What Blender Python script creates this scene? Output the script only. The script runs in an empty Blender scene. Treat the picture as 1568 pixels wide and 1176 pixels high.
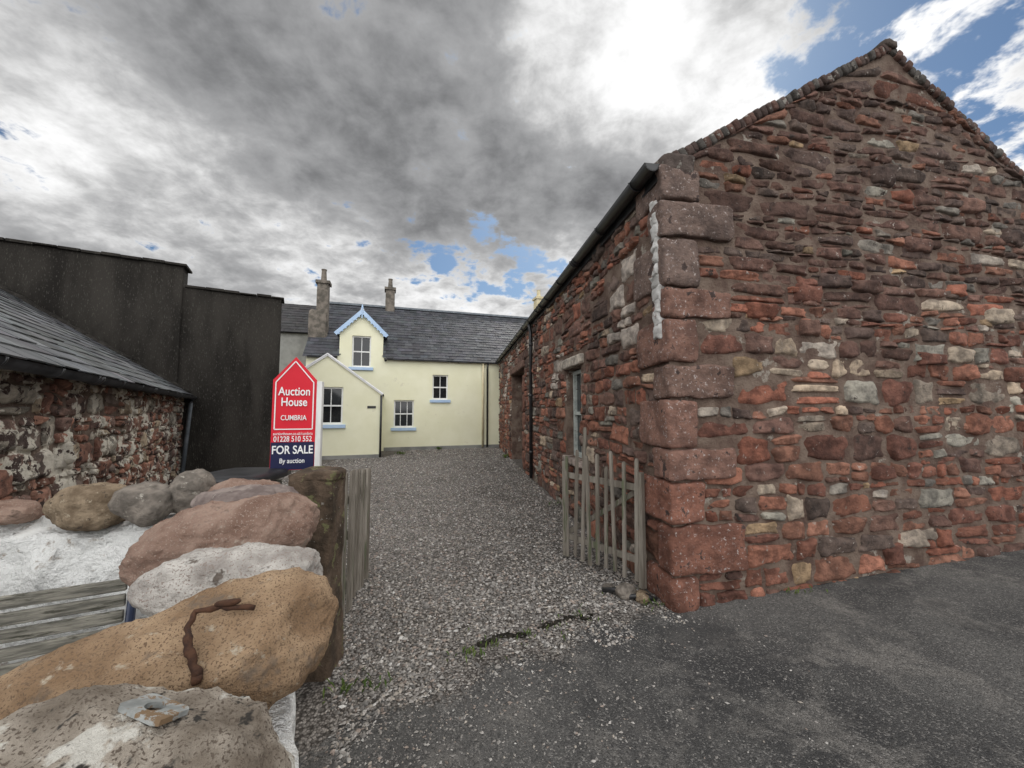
import bpy, bmesh, math, random
import numpy as np
from mathutils import Vector, noise, Matrix
random.seed(7); rng=np.random.RandomState(5)
scn=bpy.context.scene
V=Vector
def R(a,b): return random.uniform(a,b)

# ------------------------------------------------------------------ materials
def make_mat(name,c1,c2,scale=4,rough=.88,bump=.3,bscale=35,attr=False,spot=None,sscale=9,sthr=.62,
             spot2=None,s2scale=20,s2thr=.65,spec=.25,metal=0,zstretch=1.0,bdist=.02,ssoft=.05,stain=None,stscale=.8,stthr=.5,grain=None,grscale=150,grthr=.6):
    m=bpy.data.materials.new(name); m.use_nodes=True; nt=m.node_tree; N=nt.nodes; L=nt.links
    b=N['Principled BSDF']; tc=N.new('ShaderNodeTexCoord'); mp=N.new('ShaderNodeMapping')
    mp.inputs['Scale'].default_value=(1,1,zstretch); L.new(tc.outputs['Object'],mp.inputs[0])
    def nz(s,det=3,ro=.6):
        n=N.new('ShaderNodeTexNoise'); n.inputs['Scale'].default_value=s; n.inputs['Detail'].default_value=det
        n.inputs['Roughness'].default_value=ro; L.new(mp.outputs[0],n.inputs['Vector']); return n
    def ramp(src,a,bb):
        r=N.new('ShaderNodeMapRange'); r.interpolation_type='SMOOTHSTEP'
        r.inputs[1].default_value=a; r.inputs[2].default_value=bb; L.new(src,r.inputs[0]); return r.outputs[0]
    def mix(f,a,bb,mode='MIX'):
        x=N.new('ShaderNodeMix'); x.data_type='RGBA'; x.blend_type=mode
        for i,v in ((0,f),(6,a),(7,bb)):
            if isinstance(v,(int,float)): x.inputs[i].default_value=v
            elif isinstance(v,tuple): x.inputs[i].default_value=(*v,1)
            else: L.new(v,x.inputs[i])
        return x.outputs[2]
    n1=nz(scale); col=mix(ramp(n1.outputs[0],.32,.68),c1,c2)
    if attr:
        at=N.new('ShaderNodeAttribute'); at.attribute_name='Col'
        col=mix(1.0,at.outputs['Color'],col,'MULTIPLY')
    if grain: col=mix(ramp(nz(grscale,1,.5).outputs[0],grthr,grthr+.08),col,grain)
    if spot: col=mix(ramp(nz(sscale,5,.7).outputs[0],sthr,sthr+ssoft),col,spot)
    if spot2: col=mix(ramp(nz(s2scale,4,.7).outputs[0],s2thr,s2thr+ssoft),col,spot2)
    if stain:
        f=ramp(nz(stscale,4,.6).outputs[0],stthr,stthr+.18); col=mix(f,col,mix(1.0,col,stain,'MULTIPLY'))
    L.new(col,b.inputs['Base Color'])
    b.inputs['Roughness'].default_value=rough; b.inputs['Specular IOR Level'].default_value=spec; b.inputs['Metallic'].default_value=metal
    if bump:
        n2=nz(bscale,5,.7); bp=N.new('ShaderNodeBump'); bp.inputs['Strength'].default_value=bump; bp.inputs['Distance'].default_value=bdist
        L.new(n2.outputs[0],bp.inputs['Height']); L.new(bp.outputs[0],b.inputs['Normal'])
    return m
M={}
M['stone']=make_mat('rubble_stone',(.6,.575,.57),(1.42,1.36,1.31),9,.92,1,26,attr=True,spot=(.42,.37,.33),sscale=20,sthr=.62,spot2=(.05,.038,.033),s2scale=8,s2thr=.61,ssoft=.08,bdist=.03,stain=(.60,.60,.60),stscale=.9,stthr=.50)
M['stone_lime']=make_mat('limewashed_stone',(.6,.58,.58),(1.4,1.34,1.3),9,.92,1,26,attr=True,spot=(.60,.56,.48),sscale=2.8,sthr=.525,spot2=(.06,.04,.035),s2scale=6,s2thr=.57,ssoft=.03,bdist=.03)
M['quoin']=make_mat('quoin_sandstone',(.68,.66,.66),(1.3,1.24,1.2),7,.92,1,26,attr=True,spot=(.42,.36,.335),sscale=34,sthr=.585,spot2=(.07,.05,.045),s2scale=7,s2thr=.59,ssoft=.06,bdist=.03,stain=(.68,.67,.67),stscale=2,stthr=.52)
M['mortar']=make_mat('mortar',(.11,.07,.055),(.22,.165,.13),5,.95,1,40,spot=(.34,.30,.255),sscale=3,sthr=.6,bdist=.03)
M['mortar_dark']=make_mat('mortar_lime',(.09,.06,.045),(.19,.14,.11),5,.95,1,40,spot=(.57,.53,.45),sscale=2.8,sthr=.525,bdist=.03)
M['cream']=make_mat('cream_render',(.82,.80,.58),(.88,.86,.65),1.2,.9,.25,50,spot=(.70,.67,.50),sscale=2.5,sthr=.62,ssoft=.15)
M['white']=make_mat('white_paint',(.70,.70,.68),(.86,.86,.84),5,.75,1,16,spot=(.36,.31,.26),sscale=7,sthr=.59,bdist=.07,ssoft=.1)
M['limewash']=make_mat('old_limewash',(.42,.41,.39),(.66,.65,.63),9,.9,1,30,spot=(.2,.13,.1),sscale=14,sthr=.6)
M['whiteframe']=make_mat('window_white',(.78,.78,.76),(.86,.86,.85),4,.5,.05)
M['oldframe']=make_mat('old_grey_frame',(.30,.33,.31),(.45,.48,.45),14,.7,.2,spot=(.15,.13,.1),sscale=20,sthr=.6)
M['blue']=make_mat('pale_blue_paint',(.40,.55,.76),(.48,.62,.8),4,.5,.05)
M['slate']=make_mat('slate',(.75,.75,.78),(1.25,1.25,1.25),3,.5,.35,30,attr=True,spot=(.22,.22,.19),sscale=14,sthr=.64,spec=.5)
M['darkrender']=make_mat('dark_roughcast',(.018,.0158,.0135),(.048,.043,.037),1.6,.95,1.0,80,spot=(.10,.093,.08),sscale=3.5,sthr=.60,spot2=(.012,.010,.009),s2scale=2.2,s2thr=.56,zstretch=.25,ssoft=.25,bdist=.03,grain=(.075,.07,.06),grscale=60,grthr=.62)
M['black']=make_mat('black_plastic',(.012,.012,.013),(.03,.03,.032),6,.4,.1,30,spec=.5)
M['soil']=make_mat('damp_soil',(.015,.013,.01),(.04,.035,.025),30,.9,1,60)
M['greypipe']=make_mat('grey_metal_pipe',(.10,.12,.14),(.17,.19,.21),6,.5,.2,30,spec=.5)
M['glass']=make_mat('window_glass',(.012,.014,.016),(.02,.022,.025),2,.06,0,spec=.6)
M['wood']=make_mat('weathered_wood',(.15,.13,.105),(.30,.27,.23),12,.9,.7,60,spot=(.13,.14,.09),sscale=8,sthr=.56,zstretch=.12)
M['darkwood']=make_mat('dark_wood',(.03,.02,.014),(.07,.05,.04),9,.9,.5,60,zstretch=.15)
M['greywood']=make_mat('grey_bench_wood',(.11,.105,.09),(.27,.255,.215),7,.92,.9,14,spot=(.06,.058,.045),sscale=5,sthr=.54,zstretch=9,ssoft=.1,bdist=.008)
M['navy']=make_mat('navy_metal',(.015,.025,.06),(.03,.045,.09),6,.4,.1,spec=.5)
M['post']=make_mat('gatepost_sandstone',(.055,.04,.028),(.14,.098,.068),8,.95,1,30,spot=(.17,.165,.08),sscale=9,sthr=.58,spot2=(.32,.3,.26),s2scale=30,s2thr=.64,bdist=.03)
M['rust']=make_mat('rusty_iron',(.025,.013,.010),(.085,.04,.022),30,.85,.9,70,bdist=.006)
M['zinc']=make_mat('weathered_metal_plate',(.17,.18,.175),(.33,.34,.33),25,.7,.6,60,spot=(.18,.12,.07),sscale=30,sthr=.53,bdist=.004)
M['signred']=make_mat('sign_red',(.60,.012,.03),(.66,.018,.035),2,.4,0)
M['signwhite']=make_mat('sign_white',(.80,.80,.80),(.84,.84,.84),2,.4,0)
M['signpost']=make_mat('painted_post',(.6,.6,.58),(.78,.78,.76),9,.6,.3,40,spot=(.35,.32,.27),sscale=12,sthr=.64,zstretch=.3)
M['signnavy']=make_mat('sign_navy',(.01,.012,.05),(.015,.018,.06),2,.4,0)
M['brick']=make_mat('old_brick',(.7,.67,.67),(1.3,1.27,1.27),9,.92,1,40,attr=True,spot=(.27,.25,.22),sscale=13,sthr=.58)
M['grey']=make_mat('grey_render',(.2,.2,.19),(.3,.3,.28),2,.9,.3)
M['pot']=make_mat('chimney_stone',(.10,.09,.075),(.22,.19,.16),5,.9,.8,30)
M['yellowpot']=make_mat('cream_pot',(.55,.48,.3),(.65,.58,.4),5,.9,.4,30)
M['leaf']=make_mat('weed_leaf',(.05,.09,.02),(.12,.16,.04),12,.8,.2)
M['pebble']=make_mat('gravel_stone',(.8,.8,.8),(1.2,1.2,1.2),40,.85,.3,120,attr=True,bdist=.004)
# boulders
M['b_lichen']=make_mat('boulder_lichen',(.17,.14,.11),(.38,.335,.28),9,.92,1,50,spot=(.54,.52,.47),sscale=9,sthr=.56,spot2=(.04,.036,.032),s2scale=15,s2thr=.57,bdist=.018,grain=(.12,.095,.075),grscale=200,grthr=.57,ssoft=.07)
M['b_orange']=make_mat('boulder_tan_granite',(.28,.18,.105),(.46,.325,.205),7,.95,1,85,spot=(.52,.45,.35),sscale=24,sthr=.59,spot2=(.20,.15,.11),s2scale=8,s2thr=.56,bdist=.016,grain=(.19,.125,.08),grscale=240,grthr=.56,ssoft=.12)
M['b_grey']=make_mat('boulder_pale_grey',(.33,.30,.275),(.58,.55,.51),9,.95,1,45,spot=(.72,.70,.66),sscale=11,sthr=.55,spot2=(.16,.135,.115),s2scale=11,s2thr=.57,bdist=.02,grain=(.30,.25,.22),grscale=170,grthr=.58,ssoft=.09)
M['b_pink']=make_mat('boulder_pink_sandstone',(.21,.13,.098),(.37,.26,.205),7,.95,1,60,spot=(.44,.37,.31),sscale=14,sthr=.60,spot2=(.13,.09,.07),s2scale=7,s2thr=.58,bdist=.016,grain=(.36,.28,.23),grscale=160,grthr=.61,ssoft=.11)
M['b_mauve']=make_mat('boulder_mauve',(.16,.125,.115),(.32,.265,.24),10,.95,1,60,spot=(.42,.38,.34),sscale=16,sthr=.6,bdist=.015,ssoft=.1)
M['b_brown']=make_mat('boulder_brown_granite',(.16,.115,.075),(.33,.255,.175),14,.95,1,70,spot=(.46,.39,.29),sscale=35,sthr=.60,spot2=(.08,.06,.045),s2scale=25,s2thr=.57,bdist=.015,ssoft=.09)
M['b_dgrey']=make_mat('boulder_dark_grey',(.12,.105,.09),(.27,.235,.20),12,.95,1,50,spot=(.40,.37,.32),sscale=20,sthr=.6,bdist=.015,ssoft=.09)

# ------------------------------------------------------------------ builders
class Fr:
    def __init__(s,o,d,n): s.o=V((o[0],o[1],0)); s.d=V((d[0],d[1],0)).normalized(); s.n=V((n[0],n[1],0)).normalized()
    def P(s,a,z,d=0.): return s.o+s.d*a+s.n*d+V((0,0,z))
class MB:
    def __init__(s): s.v=[];s.f=[];s.c=[];s.fm=[]
    def add(s,vs,fs,col=(1,1,1)):
        k=len(s.v); s.v+= [tuple(x) for x in vs]; s.f+=[tuple(i+k for i in f) for f in fs]
        s.c+=[col]*len(vs)
    def quad(s,a,b,c,d,col=(1,1,1)): s.add([a,b,c,d],[(0,1,2,3)],col)
    def hexa(s,p,col=(1,1,1)): s.add(p,[(0,1,2,3),(7,6,5,4),(0,4,5,1),(1,5,6,2),(2,6,7,3),(3,7,4,0)],col)
    def fbox(s,fr,s0,s1,z0,z1,d0,d1,col=(1,1,1)):
        P=fr.P; s.hexa([P(s0,z0,d0),P(s1,z0,d0),P(s1,z1,d0),P(s0,z1,d0),P(s0,z0,d1),P(s1,z0,d1),P(s1,z1,d1),P(s0,z1,d1)],col)
    def beam(s,a,b,w,h,up=V((0,0,1)),col=(1,1,1)):
        a=V(a);b=V(b); d=(b-a).normalized(); x=d.cross(up)
        if x.length<1e-3: x=V((1,0,0))
        x.normalize(); y=x.cross(d)
        x=x*w/2;y=y*h/2
        s.hexa([a-x-y,a+x-y,a+x+y,a-x+y,b-x-y,b+x-y,b+x+y,b-x+y],col)
    def tube(s,pts,r,n=10,col=(1,1,1)):
        pts=[V(p) for p in pts]; rs=r if isinstance(r,list) else [r]*len(pts)
        vs=[];fs=[]
        for i,p in enumerate(pts):
            d=(pts[min(i+1,len(pts)-1)]-pts[max(i-1,0)]).normalized()
            x=d.cross(V((.01,.02,1)));
            if x.length<.1: x=d.cross(V((1,0,0)))
            x.normalize(); y=d.cross(x)
            for k in range(n):
                t=2*math.pi*k/n; vs.append(p+(x*math.cos(t)+y*math.sin(t))*rs[i])
        for i in range(len(pts)-1):
            for k in range(n): fs.append((i*n+k,i*n+(k+1)%n,(i+1)*n+(k+1)%n,(i+1)*n+k))
        fs.append(tuple(range(n))[::-1]); fs.append(tuple(range((len(pts)-1)*n,len(pts)*n)))
        s.add(vs,fs,col)
    def rough(s,c,e1,e2,e3,p=8,n=5,amp=.02,col=(1,1,1),fr=4.):
        c=V(c); bm=bmesh.new(); bmesh.ops.create_cube(bm,size=2); bmesh.ops.subdivide_edges(bm,edges=bm.edges[:],cuts=n,use_grid_fill=True)
        off=V((R(0,50),R(0,50),R(0,50))); vs=[]
        for v in bm.verts:
            q=v.co; r=(abs(q.x)**p+abs(q.y)**p+abs(q.z)**p)**(1/p); q=q/r
            w=c+e1*q.x+e2*q.y+e3*q.z
            w=w+(noise.noise_vector(w*fr+off)*amp)+(noise.noise_vector(w*fr*4+off)*amp*.35)
            vs.append(w)
        fs=[tuple(v.index for v in f.verts) for f in bm.faces]; bm.free(); s.add(vs,fs,col)
    def obj(s,name,mat,parent=None,smooth=False,bevel=0):
        me=bpy.data.meshes.new(name); me.from_pydata(s.v,[],s.f); me.update()
        ca=me.color_attributes.new('Col','FLOAT_COLOR','POINT')
        a=np.ones((len(s.v),4),dtype=np.float32); a[:,:3]=np.array(s.c,dtype=np.float32).reshape(-1,3); ca.data.foreach_set('color',a.ravel())
        me.materials.append(M[mat] if isinstance(mat,str) else mat)
        if smooth: me.polygons.foreach_set('use_smooth',[True]*len(me.polygons))
        o=bpy.data.objects.new(name,me); scn.collection.objects.link(o)
        if parent: o.parent=parent
        if bevel:
            bm=bmesh.new(); bm.from_mesh(me); bmesh.ops.recalc_face_normals(bm,faces=bm.faces); bm.to_mesh(me); bm.free()
            b=o.modifiers.new('b','BEVEL'); b.width=bevel; b.segments=2; b.limit_method='ANGLE'
        return o
def empty(name,loc=(0,0,0)):
    e=bpy.data.objects.new(name,None); scn.collection.objects.link(e); e.empty_display_size=.2; return e

def wall(mb,fr,s0,s1,z0,ztop,ops,d=0.,reveal=.15,extra=()):
    bs=sorted(set([s0,s1]+list(extra)+[o[0] for o in ops]+[o[1] for o in ops])); bs=[b for b in bs if s0-1e-6<=b<=s1+1e-6]
    for a,b in zip(bs[:-1],bs[1:]):
        m=(a+b)/2; e=1e-4
        segs=sorted([(o[2],o[3]) for o in ops if o[0]<m<o[1]])
        z=z0
        for lo,hi in segs:
            if lo>z: mb.quad(fr.P(a,z,d),fr.P(b,z,d),fr.P(b,lo,d),fr.P(a,lo,d))
            z=hi
        mb.quad(fr.P(a,z,d),fr.P(b,z,d),fr.P(b,ztop(b-e),d),fr.P(a,ztop(a+e),d))
    for (a,b,lo,hi) in ops:
        for q in (((a,lo),(b,lo)),((a,hi),(b,hi)),((a,lo),(a,hi)),((b,lo),(b,hi))):
            (x,y),(x2,y2)=q
            mb.quad(fr.P(x,y,d),fr.P(x2,y2,d),fr.P(x2,y2,d-reveal),fr.P(x,y,d-reveal))

NG=10
_t=np.linspace(-1,1,NG); _t=np.sign(_t)*np.abs(_t)**.7
_A,_B=np.meshgrid(_t,_t,indexing='ij'); _A=_A.ravel();_B=_B.ravel()
_E=np.maximum(np.abs(_A),np.abs(_B))
_F=[(i*NG+j,(i+1)*NG+j,(i+1)*NG+j+1,i*NG+j+1) for i in range(NG-1) for j in range(NG-1)]
def stone(mb,fr,c4,depth,col,k=.45,base=-.03,rg=1.):
    ph=rng.rand(8)*6.28
    kk=k*R(.3,1.4)
    a=_A*np.sqrt(np.clip(1-kk*_B**2/2,0,1)); b=_B*np.sqrt(np.clip(1-kk*_A**2/2,0,1))
    a=a*(1+.07*np.sin(_B*2.4+ph[0])+.04*np.sin(_B*5.5+ph[4])) ; b=b*(1+.12*np.sin(_A*2.6+ph[1])+.06*np.sin(_A*6+ph[5]))
    u=(a+1)/2; v=(b+1)/2
    S=(1-u)*(1-v)*c4[0][0]+u*(1-v)*c4[1][0]+u*v*c4[2][0]+(1-u)*v*c4[3][0]
    Z=(1-u)*(1-v)*c4[0][1]+u*(1-v)*c4[1][1]+u*v*c4[2][1]+(1-u)*v*c4[3][1]
    r2=(_A**2+_B**2)/2
    o1=float(ph[6]*10)
    nz=np.array([noise.noise(V((s*9,z*13,o1)))*.024+noise.noise(V((s*24,z*34,o1)))*.013 for s,z in zip(S,Z)])
    H=base+(depth-base)*(1-_E**10)*(1-.10*r2)+_A*R(-.012,.012)+_B*R(-.014,.012)+nz*(_E<.99)*rg
    o=fr.o;d=fr.d;n=fr.n
    vs=np.stack([o.x+d.x*S+n.x*H,o.y+d.y*S+n.y*H,Z],1)
    k0=len(mb.v); mb.v+=vs.tolist(); mb.f+=[tuple(i+k0 for i in f) for f in _F]; mb.c+=[col]*len(vs)
def rubble(mb,fr,s0,s1,z0,ztop,ops,rowh,wid,colf,depth=(.02,.06),seed=1,gap=.012,ksf=None,minsf=None,big=.05):
    random.seed(seed); z=z0; i=0; zmax=max(ztop(s0+(s1-s0)*q/20) for q in range(21))
    W=lambda i,s:.04*noise.noise(V((s*.9,i*.37,seed)))+.05*noise.noise(V((s*3.0,i*1.7,seed)))
    def place(c,dp,col,cs,cz,k):
        if any(o[0]-.02<cs<o[1]+.02 and o[2]-.02<cz<o[3]+.03 for o in ops): return
        nc=[]
        for q in c:
            x=q[0]
            for o in ops:
                if o[2]<q[1]<o[3] and o[0]<x<o[1]: x=o[0] if cs<o[0] else o[1]
            nc.append((x,min(q[1],ztop(q[0]))))
        c=nc
        if c[2][1]-c[1][1]<.02 and c[3][1]-c[0][1]<.02: return
        stone(mb,fr,c,dp,col,k=k)
    while z<zmax:
        h=random.choice(rowh(z))*R(.85,1.15); s=s0+(minsf(z) if minsf else 0)
        while s<s1-.03:
            ar=R(*wid(z)); w=max(.07,min(.62,h*ar)); s2=min(s+w,s1)
            if s1-s2<.06: s2=s1
            parts=[(0,1)]; rr=random.random()
            if h>.15 and rr<.25: q=R(.3,.7); parts=[(0,q),(q,1)]
            elif h>.2 and rr<.40: parts=[(0,R(.25,.4)),(.4,.72),(.74,1)]
            elif h>.10 and rr<.10: q=R(.25,.35); parts=[(0,q),(q,1)]
            for p0,p1 in parts:
                def zz(ss,p):
                    a=z+W(i,ss); b=z+h+W(i+1,ss); return a+(b-a)*p
                g=gap*R(.3,1.2); j=lambda:R(-.013,.013)
                sx=[s+g+j(),s2-g+j(),s2-g+j(),s+g+j()]
                subs=[(0,1)]
                if (p1-p0)<.99 and w>.2 and random.random()<.4: q=R(.35,.65); subs=[(0,q),(q,1)]
                for u0,u1 in subs:
                    L_=lambda a,b,u:a+(b-a)*u
                    xs_=[L_(sx[0],sx[1],u0),L_(sx[0],sx[1],u1)-(g if u1<1 else 0),L_(sx[3],sx[2],u1)-(g if u1<1 else 0),L_(sx[3],sx[2],u0)]
                    c=[(xs_[0],zz(s,p0)+g*.6),(xs_[1],zz(s2,p0)+g*.6+j()*.6),(xs_[2],zz(s2,p1)-g*.6+j()*.6),(xs_[3],zz(s,p1)-g*.6)]
                    cs=sum(q[0] for q in c)/4; cz=sum(q[1] for q in c)/4
                    place(c,R(*depth),colf(cs,cz),cs,cz,(ksf(cz) if ksf else .4))
            if random.random()<big and s-s0>.1+(minsf(z) if minsf else 0) and z<zmax-.5:
                bw_=R(.26,.46); bh=R(.15,.26); zb=z+R(-.03,.05); x=s+R(-.05,.05)
                if x>s0+.72 and x+bw_<s1 and not any(o[0]-.5<x<o[1]+.1 and o[2]-.3<zb<o[3]+.1 for o in ops) and zb+bh<ztop(x)-.05 and zb+bh<ztop(x+bw_)-.05:
                    c=[(x+R(0,.03),zb+R(0,.02)),(x+bw_-R(0,.03),zb+R(0,.02)),(x+bw_-R(0,.04),zb+bh-R(0,.03)),(x+R(0,.04),zb+bh-R(0,.03))]
                    stone(mb,fr,c,depth[1]+R(.008,.02),colf(x,zb),k=.45)
            s=s2
        z+=h; i+=1

def slates(mb,o,sd,up,n,L,SL,w=.26,h=.2,skip=None,base=(.085,.088,.098),var=.25):
    o=V(o);rows=int(SL/h)+1
    for r in range(rows):
        y0=r*h; y1=min(y0+h*1.25,SL); x=-(r%2)*w/2
        while x<L:
            a=max(x,0)+.003; b=min(x+w*R(.96,1.04),L)-.003; x+=w
            if b-a<.03: continue
            if skip and skip((a+b)/2,(y0+y1)/2): continue
            j=R(-.008,.008); l=.016+R(-.004,.008); k=R(1-var,1+var); c=tuple(q*k*R(.95,1.05) for q in base)
            p=[o+sd*a+up*(y0+j)+n*l,o+sd*b+up*(y0+j+R(-.004,.004))+n*(l+R(-.004,.004)),o+sd*b+up*y1+n*.003,o+sd*a+up*y1+n*.003]
            q=[p[0]-n*.012,p[1]-n*.012]
            mb.add(p+q,[(0,1,2,3),(4,5,1,0),(0,3,4),(1,5,2)],c)

def window(fr,s0,s1,z0,z1,parent,inset=.1,cols=2,rows=1,sill='blue',fcol='whiteframe',surround=None):
    g=MB(); g.quad(fr.P(s0,z0,-inset-.03),fr.P(s1,z0,-inset-.03),fr.P(s1,z1,-inset-.03),fr.P(s0,z1,-inset-.03)); g.obj('window_glass','glass',parent)
    f=MB(); t=.055; d0,d1=-inset-.045,-inset+.02
    f.fbox(fr,s0,s0+t,z0,z1,d0,d1); f.fbox(fr,s1-t,s1,z0,z1,d0,d1); f.fbox(fr,s0+t,s1-t,z0,z0+t*1.2,d0,d1-.002); f.fbox(fr,s0+t,s1-t,z1-t,z1,d0,d1-.002)
    zm=(z0+z1)/2; f.fbox(fr,s0+t,s1-t,zm-.025,zm+.025,d0,d1-.006)
    for c in range(1,cols):
        x=s0+(s1-s0)*c/cols; f.fbox(fr,x-.012,x+.012,z0+t,z1-t,d0,d1-.02)
    for k in range(1,rows):
        for (a,b) in ((z0,zm),(zm,z1)):
            zz=a+(b-a)*k/rows; f.fbox(fr,s0+t,s1-t,zz-.012,zz+.012,d0,d1-.022)
    f.obj('window_frame',fcol,parent)
    if sill:
        q=MB(); q.fbox(fr,s0-.1,s1+.1,z0-.12,z0-.002,-inset,.08); q.obj('window_sill',sill,parent,bevel=.008)

# ------------------------------------------------------------------ ground
def gz(x,y):
    t=max(0.,x-1.2); return .045*min(t,25)+.010*noise.noise(V((x*.7,y*.7,0)))*(1 if abs(x)<30 and abs(y)<40 else 0)
def axis(lo,hi,f0,f1,step):
    a=list(np.arange(f0,f1+1e-6,step)); x=f1;st=step
    while x<hi: st*=1.35; x+=st; a.append(min(x,hi))
    x=f0;st=step
    while x>lo: st*=1.35; x-=st; a.insert(0,max(x,lo))
    return a
xs=axis(-400,400,-6,8,.12); ys=axis(-400,400,-1,17,.12)
g=MB(); g.v=[(x,y,gz(x,y)) for x in xs for y in ys]; ny=len(ys)
g.f=[(i*ny+j,(i+1)*ny+j,(i+1)*ny+j+1,i*ny+j+1) for i in range(len(xs)-1) for j in range(ny-1)]; g.c=[(1,1,1)]*len(g.v)
gm=bpy.data.materials.new('asphalt_and_gravel'); gm.use_nodes=True; nt=gm.node_tree; N=nt.nodes;L=nt.links;B=N['Principled BSDF']
tc=N.new('ShaderNodeTexCoord'); sx=N.new('ShaderNodeSeparateXYZ'); L.new(tc.outputs['Object'],sx.inputs[0])
def mth(nt,op,a,b=None,c=None,clamp=False):
    x=nt.nodes.new('ShaderNodeMath'); x.operation=op; x.use_clamp=clamp
    for i,v in enumerate((a,b,c)):
        if v is None: continue
        if isinstance(v,(int,float)): x.inputs[i].default_value=v
        else: nt.links.new(v,x.inputs[i])
    return x.outputs[0]
def sst(nt,v,a,b,lo=0,hi=1):
    r=nt.nodes.new('ShaderNodeMapRange'); r.interpolation_type='SMOOTHSTEP'
    for i,q in ((1,a),(2,b),(3,lo),(4,hi)): r.inputs[i].default_value=q
    nt.links.new(v,r.inputs[0]); return r.outputs[0]
def tn(nt,vec,s,det=5,ro=.6,dist=0):
    n=nt.nodes.new('ShaderNodeTexNoise'); n.inputs['Scale'].default_value=s; n.inputs['Detail'].default_value=det; n.inputs['Roughness'].default_value=ro
    n.inputs['Distortion'].default_value=dist; nt.links.new(vec,n.inputs['Vector']); return n.outputs[0]
def mixc(nt,f,a,b,mode='MIX'):
    x=nt.nodes.new('ShaderNodeMix'); x.data_type='RGBA'; x.blend_type=mode
    for i,v in ((0,f),(6,a),(7,b)):
        if isinstance(v,(int,float)): x.inputs[i].default_value=v
        elif isinstance(v,tuple): x.inputs[i].default_value=(*v,1)
        else: nt.links.new(v,x.inputs[i])
    return x.outputs[2]
oc=tc.outputs['Object']
gg=mth(nt,'SUBTRACT',mth(nt,'SUBTRACT',sx.outputs[1],2.55),mth(nt,'MULTIPLY',sx.outputs[0],.60))
gg=mth(nt,'ADD',gg,mth(nt,'MULTIPLY',mth(nt,'SUBTRACT',tn(nt,oc,2.2,5,.65),.5),.9))
gmask=sst(nt,gg,-.35,.25)
gmask=sst(nt,mth(nt,'ADD',gmask,mth(nt,'MULTIPLY',mth(nt,'SUBTRACT',tn(nt,oc,38,3,.6),.5),1.6)),.4,.6)
vo=N.new('ShaderNodeTexVoronoi'); vo.inputs['Scale'].default_value=60; L.new(oc,vo.inputs['Vector'])
vs_=N.new('ShaderNodeSeparateColor'); L.new(vo.outputs['Color'],vs_.inputs[0])
gc=mixc(nt,vs_.outputs[0],(.12,.108,.097),(.38,.35,.32))
gc=mixc(nt,sst(nt,vo.outputs['Distance'],.35,.75),gc,(.06,.052,.045))
gc=mixc(nt,sst(nt,tn(nt,oc,.9,4),.35,.65),gc,mixc(nt,1.0,gc,(.74,.72,.71),'MULTIPLY'))
va=N.new('ShaderNodeTexVoronoi'); va.inputs['Scale'].default_value=130; L.new(oc,va.inputs['Vector'])
va_=N.new('ShaderNodeSeparateColor'); L.new(va.outputs['Color'],va_.inputs[0])
ac=mixc(nt,sst(nt,tn(nt,oc,.7,5,.6,.5),.36,.62),(.050,.049,.049),(.120,.116,.110))
ac=mixc(nt,sst(nt,tn(nt,oc,2.2,5,.7,.3),.48,.66),ac,(.175,.165,.152))
ac=mixc(nt,mth(nt,'MULTIPLY',sst(nt,va_.outputs[0],.72,.98),.6),ac,(.30,.285,.265))
ac=mixc(nt,mth(nt,'MULTIPLY',sst(nt,va_.outputs[1],.60,.92),.6),ac,(.035,.035,.034))
seam=sst(nt,tn(nt,oc,1.1,5,.65),.53,.63); ac=mixc(nt,mth(nt,'MULTIPLY',seam,.6),ac,(.035,.035,.036))
fc=mixc(nt,gmask,ac,gc); L.new(fc,B.inputs['Base Color']); B.inputs['Roughness'].default_value=.85; B.inputs['Specular IOR Level'].default_value=.3
hh=mth(nt,'ADD',mth(nt,'MULTIPLY',vo.outputs['Distance'],mth(nt,'MULTIPLY',gmask,-1.0)),mth(nt,'ADD',mth(nt,'MULTIPLY',tn(nt,oc,90,3),.6),mth(nt,'MULTIPLY',va.outputs['Distance'],-.4)))
bp=N.new('ShaderNodeBump'); bp.inputs['Strength'].default_value=.9; bp.inputs['Distance'].default_value=.014; L.new(hh,bp.inputs['Height']); L.new(bp.outputs[0],B.inputs['Normal'])
g.obj('ground',gm,smooth=True)

# gravel pebbles
NP=78000
Y=1.0*np.exp(rng.rand(NP)*math.log(16.5)); a=rng.rand(NP)
xr=np.where(Y<3.2,1.9,1.27-.1375*(Y-3.19)); xl=np.where(Y<2.5,-.46*Y,-.60*Y+.1); xl=np.maximum(xl,-5.6+0*xl)
X=xl+(xr-xl)*a
gv=Y-2.55-.60*X+np.array([1.1*(noise.fractal(V((x*2.2,y*2.2,3)),.6,2,3))*.5 for x,y in zip(X,Y)])
keep=(gv>0)|(rng.rand(NP)<.55*np.exp(np.minimum(gv,0)*1.9)*np.where(X<.5,1,.4))
keep&=~((Y>13.0)&(X<-4.3)); X=X[keep];Y=Y[keep];gvk=gv[keep];n_=len(X)
oct_=np.array([(1,0,0),(-1,0,0),(0,1,0),(0,-1,0),(0,0,1),(0,0,-1)],float)
of=np.array([(0,2,4),(2,1,4),(1,3,4),(3,0,4),(2,0,5),(1,2,5),(3,1,5),(0,3,5)])
r=(rng.rand(n_)**2.0*.010+.0043)*(1+Y*.07); r*=np.where(gvk<0,.66,1)
th=rng.rand(n_)*6.28; sc=np.stack([r*(.8+.7*rng.rand(n_)),r*(.6+.4*rng.rand(n_)),r*(.4+.35*rng.rand(n_))],1)
P=oct_[None]*sc[:,None,:]*(.75+.5*rng.rand(n_,6,1)); P=P+rng.randn(n_,6,3)*(r*.13)[:,None,None]
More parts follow.
